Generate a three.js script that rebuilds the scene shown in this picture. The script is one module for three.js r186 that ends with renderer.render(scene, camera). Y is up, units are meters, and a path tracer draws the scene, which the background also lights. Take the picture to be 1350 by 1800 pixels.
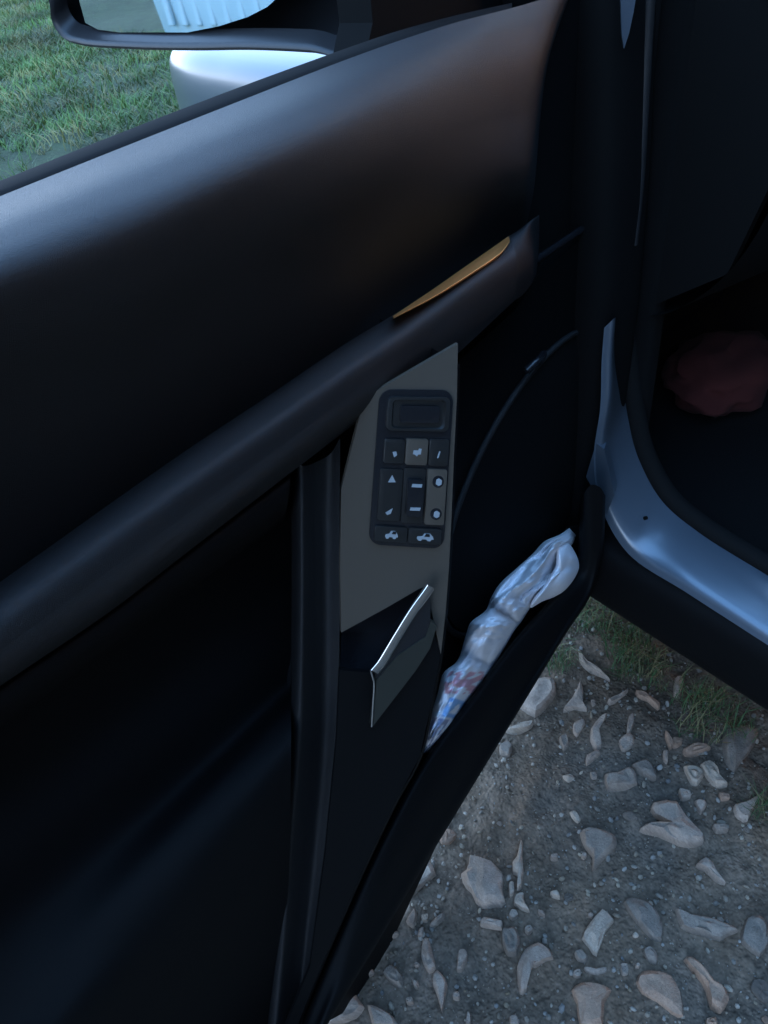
import * as THREE from 'three';
import { mergeGeometries, mergeVertices, toCreasedNormals } from 'three/addons/utils/BufferGeometryUtils.js';
import { RoundedBoxGeometry } from 'three/addons/geometries/RoundedBoxGeometry.js';
import { createNoise2D, createNoise3D, createNoise4D } from 'simplex-noise';

// ------------------------------------------------------------------ camera
// World axes: the open door lies along x (hinge at x = 0, latch towards -x), y is up, +z is the cabin side of the door.
const scene = new THREE.Scene();
const V = (x, y, z) => new THREE.Vector3(x, y, z);
const CAM = V(-0.7348, 1.22, 0.2893);
const RGT = V(0.58047597, -0.12984583, 0.80385802), UPV = V(0.60905544, 0.72447378, -0.32278356), FWD = V(0.54046195, -0.67696219, -0.49962292);
const FPX = 1300.75;
const camera = new THREE.PerspectiveCamera(2 * Math.atan(900 / FPX) * 180 / Math.PI, 0.75, 0.02, 400);
camera.position.copy(CAM); camera.up.copy(UPV); camera.lookAt(CAM.clone().add(FWD));
scene.add(camera);

// ------------------------------------------------------------------ sky, sun, exposure
const CIN = V(0.97238527, 0, 0.23338142);         // across the car, from its left side to its right side
const CRE = V(-0.23338142, 0, 0.97238527);        // along the car, towards its rear
{
  const W = 512, H = 256, data = new Float32Array(W * H * 4);
  const west = Math.atan2(CIN.z, CIN.x) + 0.3;
  for (let j = 0; j < H; j++) for (let i = 0; i < W; i++) {
    const el = ((j + 0.5) / H - 0.5) * Math.PI, az = ((i + 0.5) / W - 0.5) * 2 * Math.PI;
    let da = az - west; while (da > Math.PI) da -= 2 * Math.PI; while (da < -Math.PI) da += 2 * Math.PI;
    let r, g, b;
    if (el >= 0) {
      const k = 1 - Math.exp(-el / 0.42);
      r = 0.60 + (0.135 - 0.60) * k; g = 0.71 + (0.34 - 0.71) * k; b = 0.84 + (0.71 - 0.84) * k;
      const glow = Math.exp(-Math.pow(da / 0.32, 2)) * Math.exp(-Math.pow(el / 0.24, 2));
      r += 1.4 * glow; g += 0.42 * glow; b -= 0.3 * glow;
    } else { r = 0.05; g = 0.055; b = 0.06; }
    const o = (j * W + i) * 4; data[o] = r; data[o + 1] = g; data[o + 2] = b; data[o + 3] = 1;
  }
  const sky = new THREE.DataTexture(data, W, H, THREE.RGBAFormat, THREE.FloatType);
  sky.mapping = THREE.EquirectangularReflectionMapping; sky.magFilter = THREE.LinearFilter; sky.minFilter = THREE.LinearFilter; sky.needsUpdate = true;
  scene.background = sky; scene.environment = sky;
}
const sun = new THREE.DirectionalLight(0xff9a55, 0.03);
sun.position.set(30 * Math.cos(Math.atan2(CIN.z, CIN.x) + 0.3), 5, 30 * Math.sin(Math.atan2(CIN.z, CIN.x) + 0.3)); sun.castShadow = true; sun.shadow.radius = 12;
Object.assign(sun.shadow.camera, { left: -8, right: 8, top: 8, bottom: -8, near: 1, far: 80 });
scene.add(sun, sun.target);
const renderer = new THREE.WebGLRenderer({ antialias: true });
renderer.toneMapping = THREE.LinearToneMapping;
renderer.toneMappingExposure = 5.5;
renderer.shadowMap.enabled = true;

// ------------------------------------------------------------------ helpers
let seed = 20240611;
const rnd = () => { seed = (seed + 0x6D2B79F5) | 0; let t = Math.imul(seed ^ (seed >>> 15), 1 | seed); t = (t + Math.imul(t ^ (t >>> 7), 61 | t)) ^ t; return ((t ^ (t >>> 14)) >>> 0) / 4294967296; };
const rr = (a, b) => a + (b - a) * rnd();
const n2 = createNoise2D(rnd), n3 = createNoise3D(rnd), n4 = createNoise4D(rnd);
const ray = (x, y) => FWD.clone().addScaledVector(RGT, (x - 675) / FPX).addScaledVector(UPV, -(y - 900) / FPX);
const P = (x, y, w) => { const d = ray(x, y); return CAM.clone().addScaledVector(d, (w - CAM.z) / d.z); };       // point of the plane z = w
const PX = (x, y, X) => { const d = ray(x, y); return CAM.clone().addScaledVector(d, (X - CAM.x) / d.x); };      // point of the plane x = X
const PG = (x, y, h = 0) => { const d = ray(x, y); return CAM.clone().addScaledVector(d, (h - CAM.y) / d.y); };  // point at height h
const PP = (x, y, o, n) => { const d = ray(x, y); return CAM.clone().addScaledVector(d, o.clone().sub(CAM).dot(n) / d.dot(n)); };
const CAR0 = V(0.024, 0, -0.024);                  // foot of the hinge line
const PC = (x, y, X) => {                          // point of the plane X metres inside the car's flank, in the car's own axes
  const q = PP(x, y, CAR0.clone().addScaledVector(CIN, X), CIN).sub(CAR0);
  return V(q.dot(CIN), q.y, q.dot(CRE));
};
function gridGeo(rows) {                           // rows[j][i] of Vector3 -> indexed surface with uv in metres
  const m = rows.length, n = rows[0].length, pos = [], uv = [], idx = [];
  const us = [0], vs = [0]; const mj = m >> 1, mi = n >> 1;
  for (let i = 1; i < n; i++) us.push(us[i - 1] + rows[mj][i].distanceTo(rows[mj][i - 1]));
  for (let j = 1; j < m; j++) vs.push(vs[j - 1] + rows[j][mi].distanceTo(rows[j - 1][mi]));
  for (let j = 0; j < m; j++) for (let i = 0; i < n; i++) { const p = rows[j][i]; pos.push(p.x, p.y, p.z); uv.push(us[i], vs[j]); }
  for (let j = 0; j < m - 1; j++) for (let i = 0; i < n - 1; i++) { const a = j * n + i, b = a + 1, c = a + n, d = c + 1; idx.push(a, b, d, a, d, c); }
  const g = new THREE.BufferGeometry();
  g.setAttribute('position', new THREE.Float32BufferAttribute(pos, 3)); g.setAttribute('uv', new THREE.Float32BufferAttribute(uv, 2)); g.setIndex(idx); g.computeVertexNormals();
  return g;
}
const spline = (pts, n) => new THREE.CatmullRomCurve3(pts, false, 'centripetal').getPoints(n);
function loft(curves, n = 40, m = 24) {            // smooth surface through curves that have the same number of control points
  const along = curves.map(c => spline(c, n));
  const cols = []; for (let i = 0; i <= n; i++) cols.push(spline(along.map(a => a[i]), m));
  const rows = []; for (let j = 0; j <= m; j++) rows.push(cols.map(c => c[j]));
  return gridGeo(rows);
}
function ruled(curves, n = 40) {                   // creased between its curves
  const rows = curves.map(c => spline(c, n));
  return toCreasedNormals(gridGeo(rows).toNonIndexed(), 0.5);
}
function polyGeo(pts, off) {                       // prism over a planar polygon of 3-D points, thickened by the vector off (front face at pts)
  const c = pts.reduce((a, p) => a.add(p), V(0, 0, 0)).divideScalar(pts.length);
  const e1 = pts[1].clone().sub(pts[0]).normalize(), n = off.clone().normalize(); e1.addScaledVector(n, -e1.dot(n)).normalize(); const e2 = n.clone().cross(e1);
  const f2 = pts.map(p => { const q = p.clone().sub(c); return new THREE.Vector2(q.dot(e1), q.dot(e2)); });
  const tris = THREE.ShapeUtils.triangulateShape(f2, []);
  const pos = []; const put = p => pos.push(p.x, p.y, p.z);
  for (const t of tris) { t.forEach(k => put(pts[k])); [...t].reverse().forEach(k => put(pts[k].clone().add(off))); }
  for (let i = 0; i < pts.length; i++) { const a = pts[i], b = pts[(i + 1) % pts.length], a2 = a.clone().add(off), b2 = b.clone().add(off); [a, b, b2, a, b2, a2].forEach(put); }
  const g = new THREE.BufferGeometry(); g.setAttribute('position', new THREE.Float32BufferAttribute(pos, 3));
  g.setAttribute('uv', new THREE.Float32BufferAttribute(pos.filter((_, i) => i % 3 !== 1), 2)); g.computeVertexNormals(); return g;
}
const tube = (pts, r, n = 40, k = 8, closed = false) => new THREE.TubeGeometry(new THREE.CatmullRomCurve3(pts, closed, 'centripetal'), n, r, k, closed);
const box = (x, y, z, w, h, d, r = 0.01) => { const g = new RoundedBoxGeometry(w, h, d, 3, Math.min(r, w / 2.01, h / 2.01, d / 2.01)); g.translate(x, y, z); return g; };
function merge(list) {
  return mergeGeometries(list.map(g => { const q = g.index ? g.toNonIndexed() : g; for (const k of Object.keys(q.attributes)) if (!['position', 'normal', 'uv'].includes(k)) q.deleteAttribute(k); return q; }));
}
function mesh(name, geo, mat, parent = scene) {
  const m = new THREE.Mesh(Array.isArray(geo) ? merge(geo) : geo, mat); m.name = name; m.castShadow = m.receiveShadow = true; parent.add(m); return m;
}
const used = {};
const numbered = n => { used[n] = (used[n] || 0) + 1; return used[n] === 1 ? n : n + '_' + String(used[n] - 1).padStart(3, '0'); };
function tag(o, label, category, group) { o.userData.label = label; o.userData.category = category; if (group) o.userData.group = group; return o; }
function thing(name, label, category, pos = V(0, 0, 0), turn = 0) { const g = new THREE.Group(); g.name = numbered(name); g.position.copy(pos); g.rotation.y = turn; scene.add(g); return tag(g, label, category); }
// ------------------------------------------------------------------ textures
function noiseTex(N, fn, srgb) {
  const d = new Uint8Array(N * N * 4);
  for (let j = 0; j < N; j++) for (let i = 0; i < N; i++) { const c = fn(i / N, j / N), o = (j * N + i) * 4; for (let k = 0; k < 3; k++) d[o + k] = Math.max(0, Math.min(255, (Array.isArray(c) ? c[k] : c) * 255)); d[o + 3] = 255; }
  const t = new THREE.DataTexture(d, N, N); t.wrapS = t.wrapT = THREE.RepeatWrapping; t.magFilter = THREE.LinearFilter; t.minFilter = THREE.LinearMipmapLinearFilter; t.generateMipmaps = true;
  if (srgb) t.colorSpace = THREE.SRGBColorSpace; t.needsUpdate = true; return t;
}
const TAU = Math.PI * 2;
const tn = (u, v, f, s = 0) => { const a = u * TAU, b = v * TAU, r = f / TAU; return n4(Math.cos(a) * r + s, Math.sin(a) * r, Math.cos(b) * r - s, Math.sin(b) * r); };
const grainTex = noiseTex(512, (u, v) => 0.5 + 0.28 * Math.abs(tn(u, v, 60, 3)) + 0.18 * tn(u, v, 130, 8));
const grain = (rep) => { const t = grainTex.clone(); t.repeat.set(rep, rep); t.needsUpdate = true; return t; };
const soilTex = noiseTex(1024, (u, v) => {
  let k = 0.82 + 0.10 * tn(u, v, 5, 1) + 0.11 * tn(u, v, 22, 2) + 0.14 * tn(u, v, 80, 4) + 0.10 * tn(u, v, 200, 9);
  const s = tn(u, v, 120, 21); if (s > 0.66) k += 0.14;
  const w = 0.03 * tn(u, v, 9, 6); return [k + w, k, k - 0.02 - w];
}, true);
const soilBump = noiseTex(1024, (u, v) => 0.5 + 0.18 * tn(u, v, 40, 4) + 0.2 * tn(u, v, 110, 9) + 0.14 * tn(u, v, 200, 2));
const stoneTex = noiseTex(512, (u, v) => { const k = 0.88 + 0.08 * tn(u, v, 7, 5) + 0.08 * tn(u, v, 30, 7) + 0.08 * tn(u, v, 90, 3); return [k, k, k * 0.985]; }, true);
// ------------------------------------------------------------------ materials
const lin = (r, g, b) => new THREE.Color().setRGB(r, g, b);
const std = (r, g, b, rough, extra = {}) => new THREE.MeshPhysicalMaterial({ color: lin(r, g, b), roughness: rough, side: THREE.DoubleSide, ...extra });
const M = {
  pad: std(0.022, 0.022, 0.023, 0.40, { bumpMap: grain(22), bumpScale: 0.0007 }),
  arm: std(0.013, 0.013, 0.014, 0.40, { bumpMap: grain(22), bumpScale: 0.0007 }),
  hard: std(0.0045, 0.0045, 0.0048, 0.55,  { specularIntensity: 0.22, bumpMap: grain(30), bumpScale: 0.0004 }),
  black: std(0.005, 0.005, 0.005, 0.8, { specularIntensity: 0.2 }),
  rubber: std(0.006, 0.006, 0.006, 0.9, { specularIntensity: 0.3 }),
  gloss: std(0.012, 0.012, 0.014, 0.22),
  grey: std(0.082, 0.063, 0.046, 0.55),
  button: std(0.016, 0.015, 0.014, 0.42),
  mark: std(0.34, 0.36, 0.37, 0.5),
  chrome: std(0.80, 0.80, 0.82, 0.10, { metalness: 1 }),
  warmGlint: std(0.95, 0.42, 0.14, 0.55, { metalness: 1 }),  // orange metal tint imitating a warm glint on the armrest
  paint: std(0.105, 0.13, 0.16, 0.34, { metalness: 0.3, clearcoat: 1, clearcoatRoughness: 0.22 }),
  white: std(0.30, 0.54, 0.64, 0.4, { clearcoat: 1, clearcoatRoughness: 0.1 }),
  mirror: std(0.86, 0.88, 0.90, 0.02, { metalness: 1 }),
  glass: std(0.96, 0.97, 0.97, 0.0, { transmission: 1, thickness: 0, ior: 1.45 }),
  lens: std(0.80, 0.82, 0.84, 0.08, { transmission: 0.5, thickness: 0 }),
  carpet: std(0.006, 0.006, 0.006, 0.95, { specularIntensity: 0.3, bumpMap: grain(14), bumpScale: 0.002 }),
  cloth: std(0.008, 0.008, 0.009, 0.9, { specularIntensity: 0.3 }),
  tyre: std(0.015, 0.015, 0.015, 0.85),
  alloy: std(0.5, 0.5, 0.5, 0.35, { metalness: 0.9 }),
  red: std(0.35, 0.02, 0.02, 0.25),
};

// ================================================================== GROUND
{
  const N = 260, ax = t => Math.sign(t) * (0.9 * Math.abs(t) + 60 * Math.pow(Math.abs(t), 5) + 3 * Math.pow(Math.abs(t), 2.4));
  const rows = []; const col = [];
  for (let j = 0; j <= N; j++) { const row = []; for (let i = 0; i <= N; i++) {
    const x = ax(i / N * 2 - 1) + 0.1, z = ax(j / N * 2 - 1);
    const near = Math.exp(-(x * x + z * z) / 30);
    const y = (0.006 * n2(x * 3, z * 3) + 0.006 * n2(x * 11 + 5, z * 11) + 0.0035 * n2(x * 31, z * 31)) * near - 0.006 + (1 - near) * 0.05 * n2(x * 0.3, z * 0.3) * Math.min(1, Math.hypot(x, z) / 10);
    row.push(V(x, y, z));
    const g = Math.max(0, Math.min(1, (-z - 2.3 + 0.6 * n2(x * 0.5, z * 0.5)) / 0.7));
    const k = 0.9 + 0.16 * n2(x * 1.7 + 9, z * 1.7) + 0.08 * n2(x * 6, z * 6 + 3), w = 0.06 * n2(x * 2.2 + 40, z * 2.2);
    const soil = [0.295 * k * (1 + w), 0.20 * k, 0.142 * k * (1 - w)], turf = [0.055 * k, 0.085 * k, 0.032 * k];
    for (let q = 0; q < 3; q++) col.push(soil[q] * (1 - g) + turf[q] * g);
  } rows.push(row); }
  const g = gridGeo(rows); g.setAttribute('color', new THREE.Float32BufferAttribute(col, 3));
  const p = g.attributes.position, uv = g.attributes.uv; for (let i = 0; i < p.count; i++) uv.setXY(i, p.getX(i) / 1.1, p.getZ(i) / 1.1);
  const ground = mesh('ground', g, new THREE.MeshStandardMaterial({ vertexColors: true, map: soilTex, bumpMap: soilBump, bumpScale: 0.008, roughness: 0.95, side: THREE.DoubleSide }));
  ground.userData.kind = 'structure';
  // ---- stones set in the ground: outlines read off the photograph and laid on the ground
  const stoneMats = [[0.56, 0.41, 0.32], [0.49, 0.355, 0.275], [0.40, 0.30, 0.235], [0.29, 0.225, 0.18], [0.52, 0.32, 0.22], [0.62, 0.46, 0.35]].map(c => {
    const t = stoneTex.clone(); t.repeat.set(6, 6); t.needsUpdate = true; return std(...c, 0.85, { map: t, bumpMap: t, bumpScale: 0.002 }); });
  function stoneGeo(poly, h) {                     // poly: ground outline (Vector2 x,z)
    const c = poly.reduce((a, p) => a.add(p), new THREE.Vector2()).divideScalar(poly.length);
    const crv = new THREE.CatmullRomCurve3(poly.map(p => V(p.x, 0, p.y)), true, 'catmullrom', 0.35), n = Math.max(14, Math.min(22, poly.length * 2));
    const rim = crv.getPoints(n).slice(0, n); const s0 = rr(0, 99);
    const rows = [[1.03, -0.012], [1.0, 0.25], [0.93, 0.66], [0.74, 0.92], [0.4, 1.0], [0.02, 1.0]].map(([k, e], j) => {
      const r = rim.map((p, i) => V(c.x + (p.x - c.x) * k, e < 0 ? e : h * e * (1 + (j > 1 ? 0.35 * n3(p.x * 30 * k + s0, p.z * 30 * k, s0) : 0)), c.y + (p.z - c.y) * k)); r.push(r[0].clone()); return r; });
    const g = gridGeo(rows), p = g.attributes.position, uv = g.attributes.uv; for (let i = 0; i < p.count; i++) uv.setXY(i, p.getX(i) + 0.4 * p.getY(i), p.getZ(i) + 0.4 * p.getY(i));
    return toCreasedNormals(g.toNonIndexed(), 0.6);
  }
  const T = { A: [850, 1050, 2.7], B: [700, 1400, 3.857], C: [1000, 1400, 3.857], D: [550, 1500, 5.4] };
  const circ = (x, y, r) => Array.from({ length: 7 }, (_, i) => [x + r * Math.cos(i / 7 * TAU) * rr(0.8, 1.15), y + r * Math.sin(i / 7 * TAU) * rr(0.8, 1.15)]).flat();
  const list = [
    ['A', 0, [455,258,480,298,540,328,575,358,600,384,540,354,480,322,456,288]], ['A', 0, [460,395,475,440,472,500,490,530,430,520,380,525,420,475,445,430]],
    ['A', 1, [250,385,330,380,345,440,300,500,245,550,175,510,200,460]], ['A', 5, [105,625,190,595,235,585,220,612,150,634]], ['A', 0, [430,590,475,572,480,600,445,650,425,625]],
    ['A', 0, [555,560,585,548,580,575,555,605,545,650,560,700,535,715,508,675,510,620]], ['A', 1, [490,745,540,720,555,735,520,765,488,788]], ['A', 0, [690,560,712,545,715,590,695,640,680,630]],
    ['A', 0, [650,665,690,640,715,660,710,700,665,725,642,690]], ['A', 4, [725,435,760,440,800,470,838,500,830,517,780,482,730,462]], ['A', 1, [590,485,640,460,690,432,645,482,600,502]],
    ['A', 0, [910,380,940,370,950,400,930,455,905,450]], ['A', 4, [865,625,885,650,905,690,885,708,866,660]], ['A', 4, [902,660,945,668,938,692,905,702]], ['A', 4, [950,715,1000,690,1060,695,1080,710,1030,737,965,742]],
    ['A', 5, [950,800,1010,795,1050,830,1020,880,985,870]], ['A', 5, [1030,790,1070,770,1110,800,1125,850,1160,885,1110,890,1065,850]], ['A', 3, [1150,620,1220,610,1300,620,1290,690,1230,770,1190,825,1150,770,1135,690]],
    ['A', 2, [575,840,640,830,690,805,722,832,730,880,670,905,590,905]], ['A', 3, [705,790,770,765,810,800,820,850,742,826]], ['A', 5, [375,845,415,838,432,855,400,877]], ['A', 5, [408,1015,435,1008,462,1045,447,1064,420,1042]],
    ['A', 2, [75,700,110,675,135,700,120,745,80,735]], ['A', 0, [930,905,980,915,985,940,945,945]], ['A', 0, [1005,960,1045,955,1060,980,1035,1010]], ['A', 4, [1120,920,1165,930,1170,950,1130,952]],
    ['A', 0, [1190,985,1250,965,1320,930,1290,985,1250,1060,1200,1030]], ['A', 2, [505,830,535,825,540,850,515,857]], ['A', 2, [360,660,395,645,405,690,380,715]], ['A', 1, [510,482,530,478,532,505,515,512]], ['A', 1, [855,720,880,725,875,775,855,760]],
    ['B', 0, [485,395,560,410,640,445,690,500,715,540,705,610,722,720,640,725,580,735,520,690,500,640,455,600,425,525,475,480]], ['B', 5, [830,290,845,310,840,400,850,500,835,600,805,612,815,520,780,500,775,440,805,400]],
    ['B', 5, [750,580,780,570,785,640,755,660]], ['B', 5, [800,660,850,645,852,700,890,770,830,748,785,715]], ['B', 0, circ(780, 790, 31)], ['B', 0, [555,840,580,815,640,825,705,840,700,885,640,880,560,865]],
    ['B', 1, [860,1030,950,985,1020,1030,1050,1085,1000,1100,930,1148,880,1140,870,1300,825,1315,805,1150]], ['B', 0, [165,965,205,955,225,1030,250,1150,205,1185,165,1120,155,1060]], ['B', 0, [235,1200,265,1175,310,1220,330,1270,315,1350,295,1455,265,1350,235,1270]],
    ['B', 1, [410,1040,450,1030,470,1080,430,1165,395,1165]], ['B', 2, [210,865,250,820,310,780,300,820,240,872]], ['B', 5, [155,800,200,790,195,832,165,837]], ['B', 1, [50,840,110,750,122,800,100,880]], ['B', 3, [710,890,790,880,825,960,800,1050,740,1060,705,970]],
    ['B', 1, [1035,390,1080,383,1082,410,1040,410]], ['B', 1, circ(1262, 390, 20)], ['B', 2, circ(885, 890, 26)], ['B', 1, circ(390, 1340, 29)], ['B', 1, circ(125, 1133, 17)], ['B', 2, [45,660,90,595,170,495,205,430,250,510,180,570,100,650]],
    ['B', 1, [470,1450,488,1470,490,1540,455,1545]], ['B', 1, [755,1490,800,1475,820,1545,765,1548]], ['B', 1, [140,890,170,880,165,937,130,942]], ['B', 5, [1032,640,1080,630,1096,672,1050,662]], ['B', 1, [950,760,985,770,995,800,955,782]], ['B', 2, [100,1245,130,1240,128,1285,105,1282]], ['B', 1, [50,1365,90,1355,98,1388,60,1395]],
    ['C', 2, [75,240,130,210,230,225,320,270,320,340,250,400,165,490,160,400,110,340]], ['C', 5, [230,755,290,810,305,840,250,910,190,1075,140,1020,90,955,130,870]], ['C', 1, [570,40,720,20,800,140,900,240,920,290,840,320,740,310,620,255,490,222,510,200,650,205,690,188,570,110]],
    ['C', 1, [870,450,930,405,970,440,1010,510,1065,577,1010,557,930,482]], ['C', 3, [375,710,430,680,540,710,600,780,640,880,630,965,560,950,470,860]], ['C', 2, [730,755,800,790,900,810,1000,830,1110,875,1150,905,1080,930,1030,960,930,930,850,905,770,870]],
    ['C', 3, [1210,820,1290,800,1350,860,1350,1000,1300,1070,1200,1000,1175,950]], ['C', 4, [790,1095,830,1080,920,1160,990,1250,1060,1300,1090,1370,1040,1450,970,1410,940,1300,870,1200]], ['C', 4, [460,1250,500,1180,620,1180,700,1220,760,1330,780,1490,700,1470,600,1390,500,1330]],
    ['C', 4, [20,1310,80,1260,200,1265,290,1310,240,1400,230,1560,80,1560,55,1400]], ['C', 2, [510,1040,550,1010,600,1060,595,1125,540,1105]], ['C', 2, [345,1130,400,1125,402,1200,360,1202]], ['C', 1, [105,1150,180,1165,255,1155,255,1185,190,1207,120,1182]],
    ['C', 2, [40,1050,80,1030,130,1080,110,1115,60,1100]], ['C', 2, circ(60, 1190, 30)], ['C', 5, circ(100, 390, 18)], ['C', 1, circ(150, 795, 18)], ['C', 5, circ(455, 935, 21)], ['C', 1, circ(470, 1140, 17)], ['C', 2, [985,180,1080,185,1085,217,1010,222]], ['C', 4, [940,1500,1000,1490,1010,1550,940,1550]],
    ['D', 0, [300,1290,370,1275,430,1380,480,1450,400,1550,200,1610,120,1610]], ['D', 0, [515,1430,620,1460,720,1510,770,1560,800,1640,580,1640,540,1540]], ['D', 2, [665,1120,730,1050,800,1090,850,1160,830,1250,740,1210]], ['D', 1, [715,760,800,730,810,765,740,792]],
    ['D', 1, [940,1190,990,1200,1000,1240,960,1257]], ['D', 0, [880,1380,930,1365,940,1400,890,1412]], ['D', 1, [410,1150,450,1070,560,1090,560,1130,450,1182]],
  ];
  const taken = [];
  for (const [r, m, q] of list) {
    const [ox, oy, s] = T[r], poly = []; for (let i = 0; i < q.length; i += 2) { const g = PG(ox + q[i] / s, oy + q[i + 1] / s, 0.006); poly.push(new THREE.Vector2(g.x, g.z)); }
    const bx = new THREE.Box2().setFromPoints(poly), sz = bx.getSize(new THREE.Vector2()); taken.push([bx.getCenter(new THREE.Vector2()), Math.max(sz.x, sz.y) * 0.55]);
    const st = mesh(numbered('stone'), stoneGeo(poly, Math.min(0.018, 0.2 * Math.min(sz.x, sz.y) + 0.004)), stoneMats[m], ground);
  }
  // further stones of the same bed, round the traced ones
  const kinds = Array.from({ length: 9 }, () => { const n = 7 + (rnd() * 3 | 0), e = rr(0.5, 0.95); return stoneGeo(Array.from({ length: n }, (_, i) => new THREE.Vector2(Math.cos(i / n * TAU) * rr(0.7, 1.1) * 0.5, e * Math.sin(i / n * TAU) * rr(0.7, 1.1) * 0.5)), 0.22); });
  let made = 0;
  for (let k = 0; k < 3000 && made < 205; k++) {
    const x = rr(-1.3, 0.75), z = rr(-0.9, 0.9), s = 0.010 + 0.05 * Math.pow(rnd(), 3.2) * (Math.hypot(x + 0.1, z - 0.1) > 0.55 ? 1.6 : 0.55);
    if (taken.some(([c, r]) => Math.hypot(c.x - x, c.y - z) < r + s * 0.5)) continue;
    taken.push([new THREE.Vector2(x, z), s * 0.5]); made++;
    const st = mesh(numbered('stone'), kinds[rnd() * 9 | 0], stoneMats[rnd() * 5 | 0], ground); st.position.set(x, -0.004, z); st.scale.set(s, s * rr(0.7, 1.3), s); st.rotation.y = rr(0, TAU);
  }
  // grit: far too much to count
  const gg = new THREE.IcosahedronGeometry(0.5, 0); const grit = new THREE.InstancedMesh(gg, new THREE.MeshStandardMaterial({ roughness: 0.9 }), 16000);
  const mt = new THREE.Matrix4(), qt = new THREE.Quaternion(), cc = new THREE.Color();
  for (let i = 0; i < 16000; i++) {
    const far = i > 10500, x = far ? rr(-3.5, 3) : rr(-0.9, 0.5), z = far ? rr(-2.6, 2.5) : rr(-0.35, 0.75), s = 0.0016 + 0.0085 * Math.pow(rnd(), 4) + (far ? 0.002 : 0);
    qt.setFromEuler(new THREE.Euler(rr(0, 6), rr(0, 6), rr(0, 6)));
    mt.compose(V(x, s * 0.12 - 0.004 + 0.006 * n2(x * 3, z * 3), z), qt, V(s * rr(0.8, 1.6), s * rr(0.5, 0.9), s)); grit.setMatrixAt(i, mt);
    const t = rr(0.16, 0.34), w = rr(-0.02, 0.03); grit.setColorAt(i, cc.setRGB(t * 1.2 + w, t, t * 0.8 - w));
  }
  grit.name = 'grit'; grit.userData.kind = 'stuff'; tag(grit, 'fine grey grit strewn over the bare earth', 'grit'); grit.castShadow = grit.receiveShadow = true; scene.add(grit);
}
// ------------------------------------------------------------------ grass
function bladeClump(n, len, spread, wid) {
  const pos = [], idx = [];
  for (let k = 0; k < n; k++) {
    const a = rr(0, TAU), L = len * rr(0.55, 1.15), lean = rr(0.15, 0.9) * L, ox = rr(-spread, spread), oz = rr(-spread, spread), w = wid * rr(0.7, 1.2), dx = Math.cos(a), dz = Math.sin(a), b = pos.length / 3;
    for (const [t, q] of [[0, 1], [0.5, 0.8], [1, 0.08]]) { const x = ox + dx * lean * t * t, z = oz + dz * lean * t * t, y = L * (t - 0.28 * t * t); pos.push(x - dz * w * q, y, z + dx * w * q, x + dz * w * q, y, z - dx * w * q); }
    idx.push(b, b + 1, b + 3, b, b + 3, b + 2, b + 2, b + 3, b + 5, b + 2, b + 5, b + 4);
  }
  const g = new THREE.BufferGeometry(); g.setAttribute('position', new THREE.Float32BufferAttribute(pos, 3)); g.setIndex(idx); g.computeVertexNormals(); return g;
}
function grassStuff(name, label, geo, N, place) {
  const im = new THREE.InstancedMesh(geo, new THREE.MeshPhysicalMaterial({ roughness: 0.8, side: THREE.DoubleSide, transmission: 0.2, thickness: 0 }), N);
  const m = new THREE.Matrix4(), q = new THREE.Quaternion(), c = new THREE.Color(); let n = 0;
  for (let i = 0; i < N; i++) { const r = place(i); if (!r) continue; q.setFromAxisAngle(V(0, 1, 0), rr(0, TAU)); m.compose(r.p, q, V(r.s, r.s * rr(0.7, 1.2), r.s)); im.setMatrixAt(n, m); im.setColorAt(n, c.setRGB(...r.c)); n++; }
  im.count = n; im.name = name; im.userData.kind = 'stuff'; tag(im, label, 'grass'); im.castShadow = im.receiveShadow = true; scene.add(im);
}
grassStuff('meadow_grass', 'rough green grass beyond the open car door', bladeClump(11, 0.13, 0.07, 0.005), 42000, i => {
  const d = 2.4 + 14 * Math.pow(rnd(), 1.5), x = rr(-5, 13), z = -d;
  const bare = n2(x * 0.9 + 3, z * 0.9); if (d < 3.1 + 0.5 * n2(x, z) && rnd() > 0.15) return null;
  if (Math.hypot(x - 1.25, z + 4.0) < 0.75 && rnd() > 0.12) return null;
  if (bare > 0.55 && rnd() > 0.35) return null;
  const q = V(x, 0, z).sub(CAR0), cx = q.dot(CIN), cz = q.dot(CRE); if (cx > -0.02 && cz > -1.1) return null;
  const k = 0.75 + 0.4 * n2(x * 0.6, z * 0.6) + rr(-0.2, 0.2), dry = rnd() < 0.16 || n2(x * 1.3 + 30, z * 1.3) > 0.5;
  return { p: V(x, -0.02, z), s: rr(0.6, 1.25), c: dry ? [0.23 * k, 0.24 * k, 0.085 * k] : [0.105 * k, 0.20 * k, 0.045 * k] };
});
{
  const spots = [[1040,1075,26],[1065,1092,30],[1085,1120,26],[1110,1140,28],[1130,1165,26],[1020,1090,22],[985,1160,16],[1150,1185,20],[1205,1230,24],[1235,1255,30],[1225,1280,22],[1290,1290,18],[1340,1420,14],[1100,1175,14],[1255,1235,18]];
  grassStuff('verge_grass', 'tufts of grass at the foot of the car sill', bladeClump(4, 0.065, 0.014, 0.0008), 330, () => {
    const [px, py, r] = spots[rnd() * spots.length | 0], a = rr(0, TAU), q = r * Math.sqrt(rnd()) * 1.2, g = PG(px + Math.cos(a) * q, py + Math.sin(a) * q);
    const k = rr(0.7, 1.3), dry = rnd() < 0.4; return { p: V(g.x, -0.008, g.z), s: rr(0.5, 1.15), c: dry ? [0.22 * k, 0.20 * k, 0.09 * k] : [0.06 * k, 0.14 * k, 0.045 * k] };
  });
}

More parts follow.
